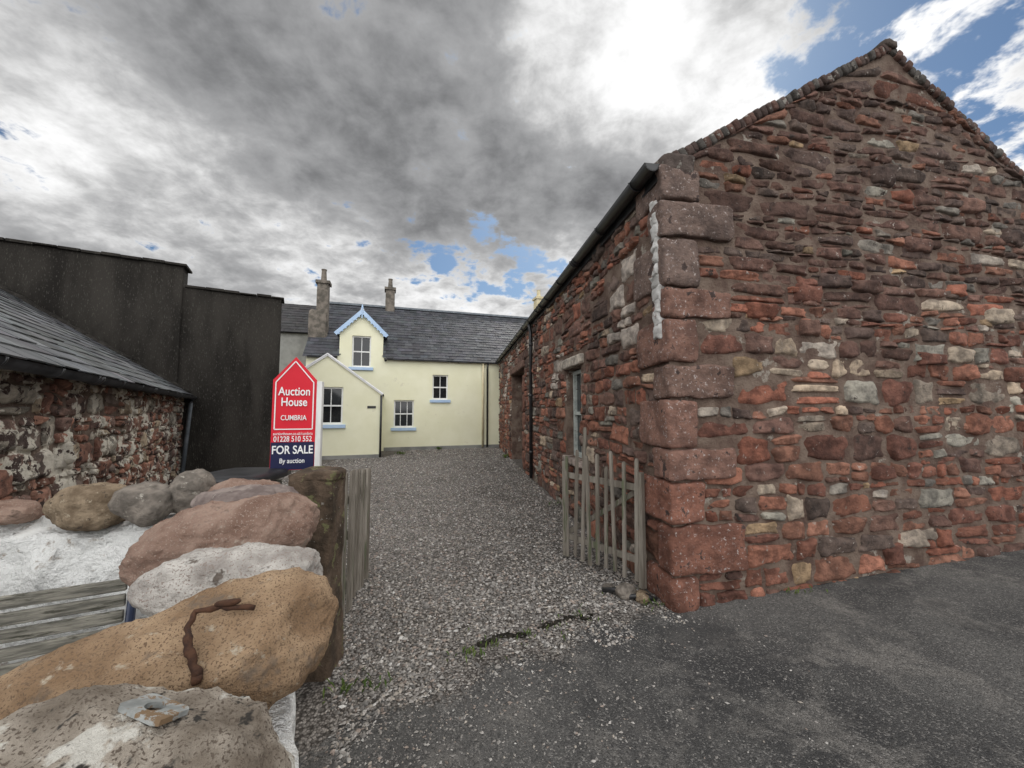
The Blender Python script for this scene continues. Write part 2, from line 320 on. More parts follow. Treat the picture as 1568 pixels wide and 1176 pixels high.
c,s=np.cos(th)[:,None],np.sin(th)[:,None]
px=P[:,:,0]*c-P[:,:,1]*s+X[:,None]; py=P[:,:,0]*s+P[:,:,1]*c+Y[:,None]
Z=np.array([gz(x,y) for x,y in zip(X,Y)])+r*.22; pz=P[:,:,2]+Z[:,None]
vv=np.stack([px,py,pz],2).reshape(-1,3); ff=(of[None]+(np.arange(n_)*6)[:,None,None]).reshape(-1,3)
pal=np.array([(.34,.315,.29),(.235,.22,.205),(.45,.425,.395),(.30,.245,.21),(.15,.143,.135),(.38,.34,.295),(.58,.56,.53)])
pc=pal[rng.choice(7,n_,p=[.25,.23,.12,.11,.15,.11,.03])]*(.75+.4*rng.rand(n_,1))
g=MB(); g.v=vv.tolist(); g.f=ff.tolist(); g.c=np.repeat(pc,6,0).tolist(); g.obj('gravel','pebble')

# ------------------------------------------------------------------ stone barn (right)
barn=empty('stone_barn'); C=(1.31,3.19)
eg=V((.9766,.2149,0)); es=V((-.1362,.9907,0))
G=Fr(C,eg,(.2149,-.9766)); S=Fr(C,es,(-.9907,-.1362))
GW=5.357; AP=2.66; ZE=3.70; ZA=5.34
gt=lambda s: ZE+(ZA-ZE)*(1-abs(s-AP)/AP)
BL=13.5
win=(2.34,3.08,.88,2.24); door=(7.2,9.6,-.1,2.75)
mb=MB(); wall(mb,G,0,GW,-.2,gt,[],extra=[AP]); wall(mb,S,0,BL,-.2,lambda s:ZE,[win,door],reveal=.4)
F2=Fr(G.P(GW,0),es,(.99,.13)); wall(mb,F2,0,BL,-.2,lambda s:ZE,[])
F3=Fr(S.P(BL,0),eg,(-.2149,.9766)); wall(mb,F3,0,GW,-.2,gt,[],extra=[AP])
mb.obj('wall_core','mortar',barn)
RED=[(.25,.105,.072),(.205,.095,.068),(.28,.13,.09),(.18,.085,.064),(.235,.12,.085)]
DRK=[(.13,.08,.066),(.15,.088,.072),(.11,.078,.068),(.165,.098,.078),(.125,.095,.082)]
PAL=[(.38,.31,.235),(.33,.285,.235),(.40,.34,.27),(.30,.27,.235),(.27,.26,.225),(.33,.24,.15)]
GRN=[(.175,.17,.145),(.225,.21,.185),(.155,.145,.13)]
def pick(l): c=random.choice(l); k=R(.7,1.3); return tuple(x*k for x in c)
def gcol(s,z):
    n=noise.noise(V((s*.7,z*.9,4)))
    zz=z+n*.7; r=random.random()
    band=math.exp(-((zz-1.75)/.5)**2)*.34
    if r<band: return pick(PAL)
    if zz<1.7: w=(.74,.14,.08,.04)
    elif zz<2.6: w=(.46,.38,.10,.06)
    else: w=(.18,.69,.06,.07)
    r=random.random()
    if r<w[0]: c=pick(RED)
    elif r<w[0]+w[1]: c=pick(DRK)
    elif r<w[0]+w[1]+w[2]: c=pick(PAL)
    else: c=pick(GRN)
    if z>2.8: c=tuple(x*.84 for x in c)
    return c
mb=MB()
QH=[.30,.42,.36,.27,.42,.30,.40,.27,.44,.34,.30]
tot=sum(QH); QH=[h*(ZE+.02)/tot for h in QH]; 
ql=[];z=-.03
for i,h in enumerate(QH):
    lg=(.64 if i%2 else .27)+R(-.05,.06); ls=(.22 if i%2 else .48)+R(-.04,.04)
    if i==0: lg=.2
    ql.append((z,z+h,lg,ls)); z+=h
def qsg(z):
    for a,b,lg,ls in ql:
        if a<=z+.05<b: return lg+.0
    return 0
def qss(z):
    for a,b,lg,ls in ql:
        if a<=z+.05<b: return ls+.0
    return 0
rubble(mb,G,0,GW,-.03,lambda s:gt(s)-.03,[],lambda z:(.08,.13,.16,.18,.22) if z<2.4 else (.06,.08,.10,.12,.17),lambda z:(1.0,2.9) if z<2.4 else (1.8,4.6),gcol,depth=(.004,.038),seed=3,minsf=qsg,ksf=lambda z:.6 if 1.2<z<2.1 else .3,gap=.007,big=.05)
mb.obj('gable_stones','stone',barn,smooth=True)
def scol(s,z):
    n=noise.noise(V((s*.8,z*1.1,9))); r=random.random()
    if n>.28 and z>1.4 and r<.5: return (.42,.38,.34)
    if r<.44: return pick(RED)
    if r<.82: return pick(DRK)
    if r<.92: return pick(PAL)
    return pick(GRN)
mb=MB()
rubble(mb,S,0,BL,-.03,lambda s:ZE-.04,[win,(door[0],door[1],-.1,2.9),(2.15,3.25,2.24,2.42)],lambda z:(.09,.13,.16,.21,.25),lambda z:(1.1,3.0),scol,depth=(.006,.05),seed=11,minsf=qss,gap=.007,big=.06)
mb.obj('side_stones','stone',barn,smooth=True)
# quoins
mb=MB()
for i,(a,b,lg,ls) in enumerate(ql):
    c=random.choice([(.215,.125,.098),(.185,.115,.093),(.205,.135,.11)] if a>.9 else [(.265,.115,.08),(.225,.108,.078)]); 
    k=R(.88,1.14); c=tuple(x*k for x in c)
    if a>2.6: c=tuple(x*.9 for x in (.19,.14,.12))
    pr=.050+R(-.010,.012)
    o=V((C[0],C[1],0)); e1=eg*(lg+pr)/2; e2=es*(ls+pr)/2
    cen=o+eg*((lg-pr)/2)+es*((ls-pr)/2)+V((0,0,(a+b)/2))
    if i==0: mb.rough(cen,e1*1.12,e2*1.05,V((0,0,(b-a)/2)),p=5,n=9,amp=.03,col=c)
    else: mb.rough(cen,e1,e2,V((0,0,(b-a)/2-.010)),p=16,n=15,amp=.024,col=c,fr=5.)
mb.obj('quoins','quoin',barn,smooth=True)
mb=MB()
for k in range(11):
    z0=2.2+k*.11; w=.08+.05*noise.noise(V((k*.7,3,1)))+R(0,.04)
    stone(mb,S,[(.01+R(0,.03),z0),(.05+w,z0),(.05+w+R(-.02,.02),z0+.14),(.01+R(0,.03),z0+.14)],.066,(.62,.62,.6),k=.3,base=.01)
mb.obj('limewash_patch','limewash',barn,smooth=True)
# coping bricks
mb=MB()
sl=math.atan2(ZA-ZE,AP)
for side in (0,1):
    n=int(AP/math.cos(sl)/.072)
    for i in range(n+1):
        t=i/n*AP; s=t if side==0 else GW-t*(GW-AP)/AP
        if side==0 and i<2: continue
        z=gt(s)+.02+R(-.010,.010)
        u=V((0,0,1))*math.cos(sl)+eg*(-math.sin(sl) if side==0 else math.sin(sl)); al=eg*math.cos(sl)+V((0,0,1))*(math.sin(sl) if side==0 else -math.sin(sl))
        c=pick([(.11,.065,.052),(.085,.06,.052),(.085,.078,.07)])
        mb.rough(G.P(s,z,-.09+R(-.010,.010)),al*.034,G.n*.125,u*.048,p=12,n=3,amp=.010,col=c)
mb.rough(G.P(AP,ZA+.03,-.07),eg*.09,G.n*.14,V((0,0,.035)),p=5,n=4,amp=.02,col=(.085,.07,.06))
mb.rough(G.P(.12,ZE+.02,-.08),eg*.15,G.n*.14,V((0,0,.08)),p=7,n=7,amp=.03,col=(.10,.08,.07))
mb.obj('coping','brick',barn,smooth=True)
# lintel, sill, window
mb=MB(); mb.rough(S.P(2.70,2.33,.0),es*.5,S.n*.07,V((0,0,.075)),p=14,n=5,amp=.012,col=(.42,.39,.34)); mb.rough(S.P(2.7,.83,.0),es*.46,S.n*.08,V((0,0,.05)),p=10,n=5,amp=.01,col=(.35,.3,.27))
mb.rough(S.P(8.4,2.84,-.05),es*1.4,S.n*.12,V((0,0,.1)),p=10,n=6,amp=.02,col=(.16,.10,.08))
for z in (.3,.8,1.3,1.8,2.3): mb.rough(S.P(7.12,z,-.04),es*.14,S.n*.1,V((0,0,.24)),p=12,n=5,amp=.02,col=(.19,.1,.075))
mb.obj('lintels','stone',barn,smooth=True)
window(S,win[0]+.02,win[1]-.02,win[2],win[3]-.02,barn,inset=.12,cols=2,rows=1,sill=None,fcol='oldframe')
mb=MB()
x=door[0]
while x<door[1]: mb.fbox(S,x,x+.14,-.05,door[3],-.36,-.33+R(0,.01)); x+=.15
mb.obj('cart_doors','darkwood',barn)
# roof
mb=MB(); up=(V((0,0,1))*math.sin(sl)+eg*math.cos(sl)); nn=(V((0,0,1))*math.cos(sl)-eg*math.sin(sl))
mb2=MB(); SLn=AP/math.cos(sl)
a0=S.P(.22,ZE-.02,.14)-V((0,0,.06)); 
slates(mb,a0+nn*.05,es,up,nn,BL-.2,SLn+.17)
up2=(V((0,0,1))*math.sin(sl)-eg*math.cos(sl)); nn2=(V((0,0,1))*math.cos(sl)+eg*math.sin(sl))
b0=G.P(GW+.12,ZE-.08)+es*.22
slates(mb,b0+nn2*.05,es,up2,nn2,BL-.2,SLn+.17)
mb.obj('slates','slate',barn)
mb2.quad(a0+nn*.04,a0+es*(BL-.2)+nn*.04,a0+es*(BL-.2)+up*(SLn+.16)+nn*.04,a0+up*(SLn+.16)+nn*.04)
mb2.quad(b0+nn2*.04,b0+es*(BL-.2)+nn2*.04,b0+es*(BL-.2)+up2*(SLn+.16)+nn2*.04,b0+up2*(SLn+.16)+nn2*.04)
mb2.obj('roof_deck','darkwood',barn)
def gutter(fr,s0,s1,z,d,r,parent,mat='black',br=.9):
    mb=MB(); n=9; vs=[];fs=[]
    for s in (s0,s1):
        for q in (1,.86):
            for k in range(n):
                t=math.pi*k/(n-1); vs.append(fr.P(s,z-math.sin(t)*r*q,d+math.cos(t)*r*q))
    for k in range(n-1):
        fs+=[(k,k+1,2*n+k+1,2*n+k),(n+k,n+k+1,3*n+k+1,3*n+k),(k,k+1,n+k+1,n+k),(2*n+k,2*n+k+1,3*n+k+1,3*n+k)]
    fs+=[(0,n,3*n,2*n),(n-1,2*n-1,4*n-1,3*n-1)]; mb.add(vs,fs)
    mb.add([fr.P(s0,z-math.sin(math.pi*k/(n-1))*r,d+math.cos(math.pi*k/(n-1))*r) for k in range(n)],[tuple(range(n))])
    mb.add([fr.P(s1,z-math.sin(math.pi*k/(n-1))*r,d+math.cos(math.pi*k/(n-1))*r) for k in range(n)],[tuple(range(n))])
    s=s0+.3
    while s<s1: mb.tube([fr.P(s,z-math.sin(math.pi*k/8)*r*1.06,d+math.cos(math.pi*k/8)*r*1.06) for k in range(9)],.008,6); s+=br
    s=s0+2.2
    while s<s1: mb.tube([fr.P(s,z-math.sin(math.pi*k/8)*r*1.0,d+math.cos(math.pi*k/8)*r*1.0) for k in range(9)],.02,6); s+=2.2
    mb.obj('gutter',mat,parent,smooth=True)
gutter(S,-.03,BL,ZE+.0,.12,.07,barn)
mb=MB(); mb.fbox(S,.02,BL,ZE-.12,ZE+.0,.02,.05); mb.obj('fascia','black',barn)
mb=MB(); mb.tube([S.P(5.82,ZE-.07,.12),S.P(5.82,ZE-.2,.1),S.P(5.82,ZE-.3,.08),S.P(5.82,.05,.08)],.04,12)
for z in (.6,1.9,3.1): mb.tube([S.P(5.82,z,.08),S.P(5.82,z+.07,.08)],.05,12)
mb.obj('downpipe','black',barn,smooth=True)

# ------------------------------------------------------------------ cottage
house=empty('cream_cottage'); H=Fr((-.96,16.6),(-.9517,-.307),(.307,-.9517))
W_=Fr((-4.47,13.1),(-.9517,-.307),(.307,-.9517))
HE=3.70; RB=3.0; HR=6.42
ds0,ds1=4.41,6.01; dm=(ds0+ds1)/2
def ht(s): return 4.68+(.8)*(1-abs(s-dm)/(dm-ds0)) if ds0<s<ds1 else HE
w1=(3.17,3.95,.90,2.0); w2=(1.80,2.44,2.03,3.06); w3=(4.86,5.56,3.28,4.52)
mb=MB(); wall(mb,H,-4,7.15,-.1,ht,[w1,w2,w3],extra=[ds0,ds1,dm],reveal=.14)
HL=Fr(H.P(7.15,0),(-.307,.9517),(-.9517,-.307)); HRt=Fr(H.P(-4,0),(-.307,.9517),(.9517,.307))
for f in (HL,HRt): wall(mb,f,0,6,-.1,lambda s:HE+(HR-HE)*(1-abs(s-3)/3),[],extra=[3])
HB=Fr(H.P(-4,0,-6),(-.9517,-.307),(-.307,.9517)); wall(mb,HB,0,11.15,-.1,lambda s:HE,[])
wt=lambda s:2.14+1.24*(1-abs(s-1.68)/1.68)
ww=(1.18,1.92,1.13,2.36)
wall(mb,W_,0,3.36,-.1,wt,[ww],extra=[1.68],reveal=.12)
WR=Fr((-4.47,13.1),(-.307,.9517),(.9517,.307)); wall(mb,WR,0,2.25,-.1,lambda s:2.14,[])
WL=Fr(W_.P(3.36,0),(-.307,.9517),(-.9517,-.307)); wall(mb,WL,0,2.25,-.1,lambda s:2.14,[])
for s in (ds0,ds1): mb.add([H.P(s,HE,0),H.P(s,4.68,0),H.P(s,4.68,-1.08)],[(0,1,2)])
mb.obj('walls','cream',house)
window(H,*w1,house,inset=.1,cols=3,rows=1); window(H,*w2,house,inset=.1,cols=2,rows=1); window(H,*w3,house,inset=.1,cols=2,rows=1); window(W_,*ww,house,inset=.08,cols=2,rows=1)
hp=math.atan2(HR-HE,RB); hup=V((0,0,1))*math.sin(hp)-H.n*math.cos(hp); hn=V((0,0,1))*math.cos(hp)+H.n*math.sin(hp)
mb=MB(); o=H.P(-4.1,HE-.13,.15)+hn*.04; SLh=RB/math.cos(hp)+.2
slates(mb,o,H.d,hup,hn,11.35,SLh,w=.3,h=.21,skip=lambda x,y:(ds0+4.1<x<ds1+4.1 and y<1.3 +(.5-abs(x-4.1-dm)*.6)),base=(.052,.054,.061),var=.35)
hup2=V((0,0,1))*math.sin(hp)+H.n*math.cos(hp); hn2=V((0,0,1))*math.cos(hp)-H.n*math.sin(hp)
slates(mb,H.P(-4.1,HE-.13,-6.15)+hn2*.04,H.d,hup2,hn2,11.35,SLh,w=.3,h=.21,base=(.066,.068,.076))
dp=math.atan2(.8,.8)
for sg in (-1,1):
    e=dm+sg*(.8+.12); du=V((0,0,1))*math.sin(dp)-H.d*sg*math.cos(dp); dn=V((0,0,1))*math.cos(dp)+H.d*sg*math.sin(dp)
    slates(mb,H.P(e,4.68-.12,.1)+dn*.04,-H.n,du,dn,2.2,1.32,w=.26,h=.2,base=(.066,.068,.076))
wp=math.atan2(1.24,1.68)
for sg in (-1,1):
    e=1.68+sg*(1.68+.06); du=V((0,0,1))*math.sin(wp)-H.d*sg*math.cos(wp); dn=V((0,0,1))*math.cos(wp)+H.d*sg*math.sin(wp)
    slates(mb,W_.P(e,2.14-.03,-.05)+dn*.03,-H.n,du,dn,2.25,2.16,w=.26,h=.2,base=(.066,.068,.076))
mb.obj('roof_slates','slate',house)
mb=MB()
q=lambda s,z,d:H.P(s,z,d)
for (a,b) in ((-4.05,ds0),(ds1,7.2)):
    mb.quad(q(a,HE-.0,.05),q(b,HE-.0,.05),q(b,HR+.05,-3),q(a,HR+.05,-3))
mb.quad(q(ds0,HE+1.05,-1.1),q(ds1,HE+1.05,-1.1),q(ds1,HR+.05,-3),q(ds0,HR+.05,-3))
mb.beam(q(-4.1,HR+.09,-3),q(7.25,HR+.09,-3),.2,.09)
mb.beam(H.P(dm,5.49,.1),H.P(dm,5.49,-1.9),.1,.07)
mb.obj('roof_deck_and_ridge','greypipe',house)
mb=MB()
for sg in (-1,1):
    p0=H.P(dm+sg*.95,4.53,.13); p1=H.P(dm,5.48,.13); mb.beam(p0,p1,.03,.14,up=H.d*0+V((0,0,1)))
    for k in range(1,8): 
        t=k/8; c=p0.lerp(p1,t)-V((0,0,.09)); mb.rough(c,H.d*.045,H.n*.012,V((0,0,.045)),p=3,n=1,amp=0)
mb.tube([H.P(dm,5.2,.14),H.P(dm,5.5,.14),H.P(dm,5.62,.14),H.P(dm,5.75,.14)],[.025,.03,.045,.006],8)
mb.obj('dormer_bargeboards','blue',house)
mb=MB()
for sg in (-1,1): mb.beam(W_.P(1.68+sg*1.74,2.13,-.02),W_.P(1.68,3.42,-.02),.16,.06)
mb.obj('wing_coping','signwhite',house)
mb=MB()
for sg in (-1,1): mb.beam(W_.P(1.68+sg*1.76,2.155,-.02),W_.P(1.68,3.46,-.02),.2,.03)
mb.beam(H.P(dm,5.56,.14),H.P(dm,5.56,-1.8),.12,.04)
mb.obj('coping_edges','slate',house)
gutter(H,-3,ds0-.05,HE-.05,.12,.06,house); gutter(H,ds1+.05,7.1,HE-.05,.12,.06,house)
mb=MB(); mb.tube([H.P(.12,HE-.1,.12),H.P(.12,HE-.3,.05),H.P(.12,.05,.05)],.04,10); mb.tube([W_.P(-.02,2.1,.06),W_.P(-.02,.02,.06)],.035,10)
mb.tube([H.P(4.3,HE-.05,.2),H.P(4.3,HE-.18,.2)],.05,8); mb.obj('dark_downpipe','black',house,smooth=True)
mb=MB(); mb.tube([H.P(.32,HE-.1,.1),H.P(.32,.05,.06)],.045,10); mb.obj('light_downpipe','yellowpot',house,smooth=True)
mb=MB(); mb.fbox(W_,.15,.42,1.66,1.74,.003,.015); mb.obj('name_plaque','black',house)
mb=MB(); mb.fbox(H,-3.9,4.3,-.05,.13,.002,.03); mb.fbox(W_,.02,3.3,-.05,.12,.002,.03); mb.obj('plinth','grey',house)
def chimney(mb,pots,s,back,w,dp,z0,z1,zp):
    c=H.P(s,0,-back); 
    mb.rough(c+V((0,0,(z0+z1)/2)),H.d*w/2,H.n*dp/2,V((0,0,(z1-z0)/2)),p=14,n=5,amp=.012,col=(1,1,1))
    mb.fbox(Fr(c,H.d,H.n),-w/2-.05,w/2+.05,z1-.14,z1-.02,-dp/2-.05,dp/2+.05)
    pots.tube([c+V((0,0,z1-.02)),c+V((0,0,z1+.1)),c+V((0,0,zp-.08)),c+V((0,0,zp))],[.13,.11,.09,.11],12)
mb=MB();pt=MB()
chimney(mb,pt,6.80,1.1,.44,.45,4.2,6.9,7.4); mb.rough(H.P(6.95,4.95,-1.1),H.d*.34,H.n*.30,V((0,0,.7)),p=10,n=5,amp=.02)
chimney(mb,pt,4.18,3,.42,.5,6.1,7.45,7.9)
mb.obj('chimneys','pot',house,smooth=False); pt.obj('chimney_pots','pot',house)
mb=MB();pt=MB(); chimney(mb,pt,-3.5,3,.42,.5,6.1,7.7,8.1); mb.obj('far_chimney','yellowpot',house); pt.obj('far_chimney_pot','yellowpot',house)

# neighbour building behind
nb=empty('neighbouring_house'); Nf=Fr((-9.2,17.6),(-.9517,-.307),(.307,-.9517))
mb=MB(); wall(mb,Nf,-.6,9,-.1,lambda s:5.2,[]); f=Fr(Nf.P(-.6,0),(-.307,.9517),(.9517,.307)); wall(mb,f,0,5,-.1,lambda s:5.2+1.8*(1-abs(s-2.5)/2.5),[],extra=[2.5]); mb.obj('walls','grey',nb)
a_=math.atan2(1.8,2.5); u_=V((0,0,1))*math.sin(a_)-Nf.n*math.cos(a_); n__=V((0,0,1))*math.cos(a_)+Nf.n*math.sin(a_)
mb=MB(); slates(mb,Nf.P(-.8,5.08,.15)+n__*.05,Nf.d,u_,n__,10,3.3,w=.33,h=.3,base=(.035,.033,.033)); mb.obj('roof_tiles','slate',nb)
mb=MB(); mb.quad(Nf.P(-.8,5.08,.15),Nf.P(9,5.08,.15),Nf.P(9,7.08,-2.55),Nf.P(-.8,7.08,-2.55)); mb.quad(Nf.P(-.8,5.08,-5.2),Nf.P(9,5.08,-5.2),Nf.P(9,7.08,-2.55),Nf.P(-.8,7.08,-2.55)); mb.obj('roof_deck','black',nb)

# ------------------------------------------------------------------ dark rendered wall
dw=empty('dark_roughcast_wall'); D=Fr((-6.1,10.0),(-.872,-.490),(.49,-.872))
mb=MB()
def dense(mb,fr,s0,s1,z0,z1,d0,d1,st=.12,amp=.02):
    ns=max(2,int((s1-s0)/st)); nz_=max(2,int((z1-z0)/st))
    vs=[];fs=[]
    for i in range(ns+1):
        for j in range(nz_+1):
            s=s0+(s1-s0)*i/ns; z=z0+(z1-z0)*j/nz_
            vs.append(fr.P(s,z+(amp*1.5*noise.noise(V((s*2,0,0))) if j==nz_ else 0),d1+amp*noise.noise(V((s*1.5,z*1.5,3)))+amp*.5*noise.noise(V((s*5,z*5,3)))))
    for i in range(ns):
        for j in range(nz_): a=i*(nz_+1)+j; fs.append((a,a+nz_+1,a+nz_+2,a+1))
    mb.add(vs,fs)
    mb.fbox(fr,s0,s1,z0,z1-.02,d0,d1-.04)
dense(mb,D,0,2.02,-.1,4.52,-.4,0); dense(mb,D,2.02,9,-.1,5.02,-.4,.05)
mb.fbox(D,-.0,.04,-.1,4.5,-.4,-.01)
mb.obj('render','darkrender',dw,smooth=True)
mb=MB()
for (a,b,z,dd) in ((-.06,1.98,4.55,0),(1.95,9,5.05,.05)):
    s=a
    while s<b:
        w=R(.28,.42); mb.fbox(D,s,min(s+w-.008,b),z-.03+R(-.012,.012),z+.025+R(-.015,.018),-.48,dd+.07+R(-.02,.02)); s+=w
mb.obj('coping_slabs','darkrender',dw,bevel=.01)

# ------------------------------------------------------------------ left outbuilding
lb=empty('stone_outbuilding'); Lf=Fr((-7.76,9.07),(.545,-.8385),(.8385,.545))
LE=1.95; LLn=8.7
mb=MB(); wall(mb,Lf,-.3,LLn,-.1,lambda s:LE,[]); 
LG=Fr(Lf.P(LLn,0),(-.8385,-.545),(.545,-.8385)); wall(mb,LG,0,5.8,-.1,lambda s:LE+1.95*(1-abs(s-2.9)/2.9),[],extra=[2.9]); mb.obj('wall_core','mortar_dark',lb)
def lcol(s,z):
    r=random.random()
    if r<.5: return pick([(.24,.12,.085),(.20,.105,.078),(.27,.15,.11)])
    if r<.80: return pick([(.16,.105,.088),(.18,.12,.10),(.14,.11,.095)])
    return pick([(.36,.3,.22),(.27,.25,.21)])
mb=MB(); rubble(mb,Lf,-.1,LLn,-.03,lambda s:LE-.06,[],lambda z:(.09,.14,.18,.23,.28),lambda z:(.9,2.3),lcol,depth=(.008,.05),seed=23,gap=.009,big=.08); mb.obj('wall_stones','stone_lime',lb,smooth=True)
lp=math.radians(34); lu=V((0,0,1))*math.sin(lp)-Lf.n*math.cos(lp); ln=V((0,0,1))*math.cos(lp)+Lf.n*math.sin(lp)
mb=MB(); lo=Lf.P(-.3,LE-.05,.16); slates(mb,lo+ln*.05,Lf.d,lu,ln,LLn+.5,3.55,w=.3,h=.22,base=(.12,.125,.13),var=.4); mb.obj('roof_slates','slate',lb)
mb=MB(); mb.quad(lo,lo+Lf.d*(LLn+.5),lo+Lf.d*(LLn+.5)+lu*3.5,lo+lu*3.5); 
l2=lo+lu*3.55; mb.quad(l2,l2+Lf.d*(LLn+.5),l2+Lf.d*(LLn+.5)-Lf.n*2.9-V((0,0,1.9)),l2-Lf.n*2.9-V((0,0,1.9))); mb.obj('roof_deck','darkwood',lb)
gutter(Lf,-.05,LLn+.1,LE-.03,.2,.065,lb,br=.8)
mb=MB(); mb.tube([Lf.P(.12,LE-.08,.2),Lf.P(.12,LE-.2,.16),Lf.P(.25,.05,.09)],.045,10); mb.obj('downpipe','greypipe',lb,smooth=True)
mb=MB()
for i in range(24):
    t=i/24*3.6; mb.rough(Lf.P(-.02,LE+.06,.1)+lu*(t+.12),lu*.13,Lf.d*.15,ln*.06,p=5,n=3,amp=.03)
mb.obj('flashing','darkrender',lb,smooth=True)

# ------------------------------------------------------------------ boulder wall (near left)
bw=empty('boulder_topped_wall')
def ring_wall(mb,path,wl,wr,z1f,batter=.05,amp=.03):
    pts=[V((p[0],p[1],0)) for p in path]; dense=[]
    for a,b in zip(pts[:-1],pts[1:]):
        n=max(2,int((b-a).length/.035)); dense+=[a.lerp(b,i/n) for i in range(n)]
    dense.append(pts[-1])
    prof=[]
    K=26
    for k in range(K+1): prof.append((-1,k/K))
    for k in range(1,8): prof.append((-1+2*k/8,1.0+.03*math.sin(math.pi*k/8)))
    for k in range(K+1): prof.append((1,1-k/K))
    vs=[];fs=[];m=len(prof)
    for i,p in enumerate(dense):
        d=(dense[min(i+1,len(dense)-1)]-dense[max(i-1,0)]).normalized(); x=V((d.y,-d.x,0))
        for (u,h) in prof:
            w=(wr if u>0 else wl)*abs(u)+batter*(1-min(h,1))*abs(u)
            q=p+x*(w*(1 if u>0 else -1))+V((0,0,h*z1f-.05))
            nv=noise.noise_vector(q*3.2)*amp+noise.noise_vector(q*9)*amp*.6+noise.noise_vector(q*22)*amp*.25
            vs.append(q+nv)
    for i in range(len(dense)-1):
        for k in range(m-1): a=i*m+k; fs.append((a,a+1,a+m+1,a+m))
    fs.append(tuple(range(m))); fs.append(tuple(range((len(dense)-1)*m,len(dense)*m))[::-1])
    mb.add(vs,fs)
mb=MB(); ring_wall(mb,[(-.29,.05),(-.49,.60),(-.79,1.10),(-1.12,1.60),(-1.50,2.32)],.22,.165,.98,batter=.03)
mb.obj('white_wall','white',bw,smooth=True)
mb=MB(); ring_wall(mb,[(-1.45,2.33),(-1.9,2.30),(-2.5,2.2),(-3.35,2.05)],.17,.17,1.0,batter=.18,amp=.075)
mb.obj('white_return_wall','white',bw,smooth=True)
from mathutils.bvhtree import BVHTree
def boulder(name,c,r,rot,mat,seed,sub=6,amp=.10,p=2.5,tilt=0,cuts=4,parent=bw,rolly=0):
    rr=random.Random(seed); bm=bmesh.new(); bmesh.ops.create_icosphere(bm,subdivisions=sub,radius=1)
    pl=[]
    for i in range(cuts):
        n=V((rr.gauss(0,1),rr.gauss(0,1),rr.gauss(0,.8))).normalized(); pl.append((n,rr.uniform(.78,.95)))
    off=V((rr.uniform(0,99),rr.uniform(0,99),rr.uniform(0,99)))
    Rm=Matrix.Rotation(rot,3,'Z')@Matrix.Rotation(tilt,3,'Y')@Matrix.Rotation(rolly,3,'X')
    mr=(r[0]+r[1]+r[2])/3
    for v in bm.verts:
        q=v.co.copy(); k=(abs(q.x)**p+abs(q.y)**p+abs(q.z)**p)**(1/p); q=q/k
        q*=1+amp*noise.noise(q*1.3+off)*1.5
        for n,d in pl:
            t=q.dot(n)-d
            if t>0: q=q-n*t*.7
        w=V((q.x*r[0],q.y*r[1],q.z*r[2]))
        nn_=v.co.normalized()
        w+=nn_*(mr*.095*noise.fractal(w*8+off,.8,2.1,3)+.005*noise.fractal(w*45+off,.6,2,3)-.014*max(0,noise.noise(w*16+off)-.3))
        v.co=Rm@w+V(c)
    me=bpy.data.meshes.new(name); bm.to_mesh(me); bm.free(); me.polygons.foreach_set('use_smooth',[True]*len(me.polygons))
    me.materials.append(M[mat]); o=bpy.data.objects.new(name,me); scn.collection.objects.link(o)
    if parent: o.parent=parent
    return o
B1=boulder('boulder_lichen',(-.64,.62,.995),(.26,.155,.135),math.radians(15),'b_lichen',1,cuts=5)
B2=boulder('boulder_tan',(-.77,.865,1.0),(.35,.16,.135),math.radians(24),'b_orange',12,tilt=math.radians(-15),cuts=3,amp=.07,p=2.7)
B3=boulder('boulder_pale',(-.86,1.24,1.05),(.245,.14,.115),math.radians(6),'b_grey',3,p=2.8,cuts=5)
B4=boulder('boulder_pink',(-1.20,1.66,1.05),(.33,.19,.165),math.radians(20),'b_pink',4,tilt=math.radians(-11),cuts=4)
boulder('boulder_flat_pink',(-1.44,2.1,1.10),(.26,.15,.09),0.1,'b_mauve',5,5)
boulder('boulder_mauve',(-1.60,2.36,1.10),(.22,.12,.08),0,'b_pink',6,5)
boulder('boulder_green_grey',(-1.90,2.32,1.12),(.11,.12,.13),0,'b_dgrey',7,5)
boulder('boulder_grey_round',(-2.04,2.20,1.08),(.14,.13,.11),0,'b_dgrey',8,5)
boulder('boulder_brown',(-2.33,2.18,1.07),(.18,.14,.12),0,'b_brown',9,5,amp=.05,cuts=2)
boulder('boulder_dark_red',(-2.74,2.12,1.05),(.16,.11,.06),0,'b_pink',10,5)
boulder('boulder_end',(-3.1,2.1,1.06),(.14,.12,.08),0,'b_brown',13,5)
# gatepost
gp=MB(); gp.rough(V((-1.235,2.50,.56)),V((.13,.015,0)),V((-.015,.13,0)),V((0,0,.64)),p=20,n=22,amp=.035,fr=3)
gp.rough(V((-1.235,2.50,1.185)),V((.135,.015,0)),V((-.015,.135,0)),V((0,0,.035)),p=6,n=8,amp=.03)
gp.obj('stone_gatepost','post',None,smooth=True)

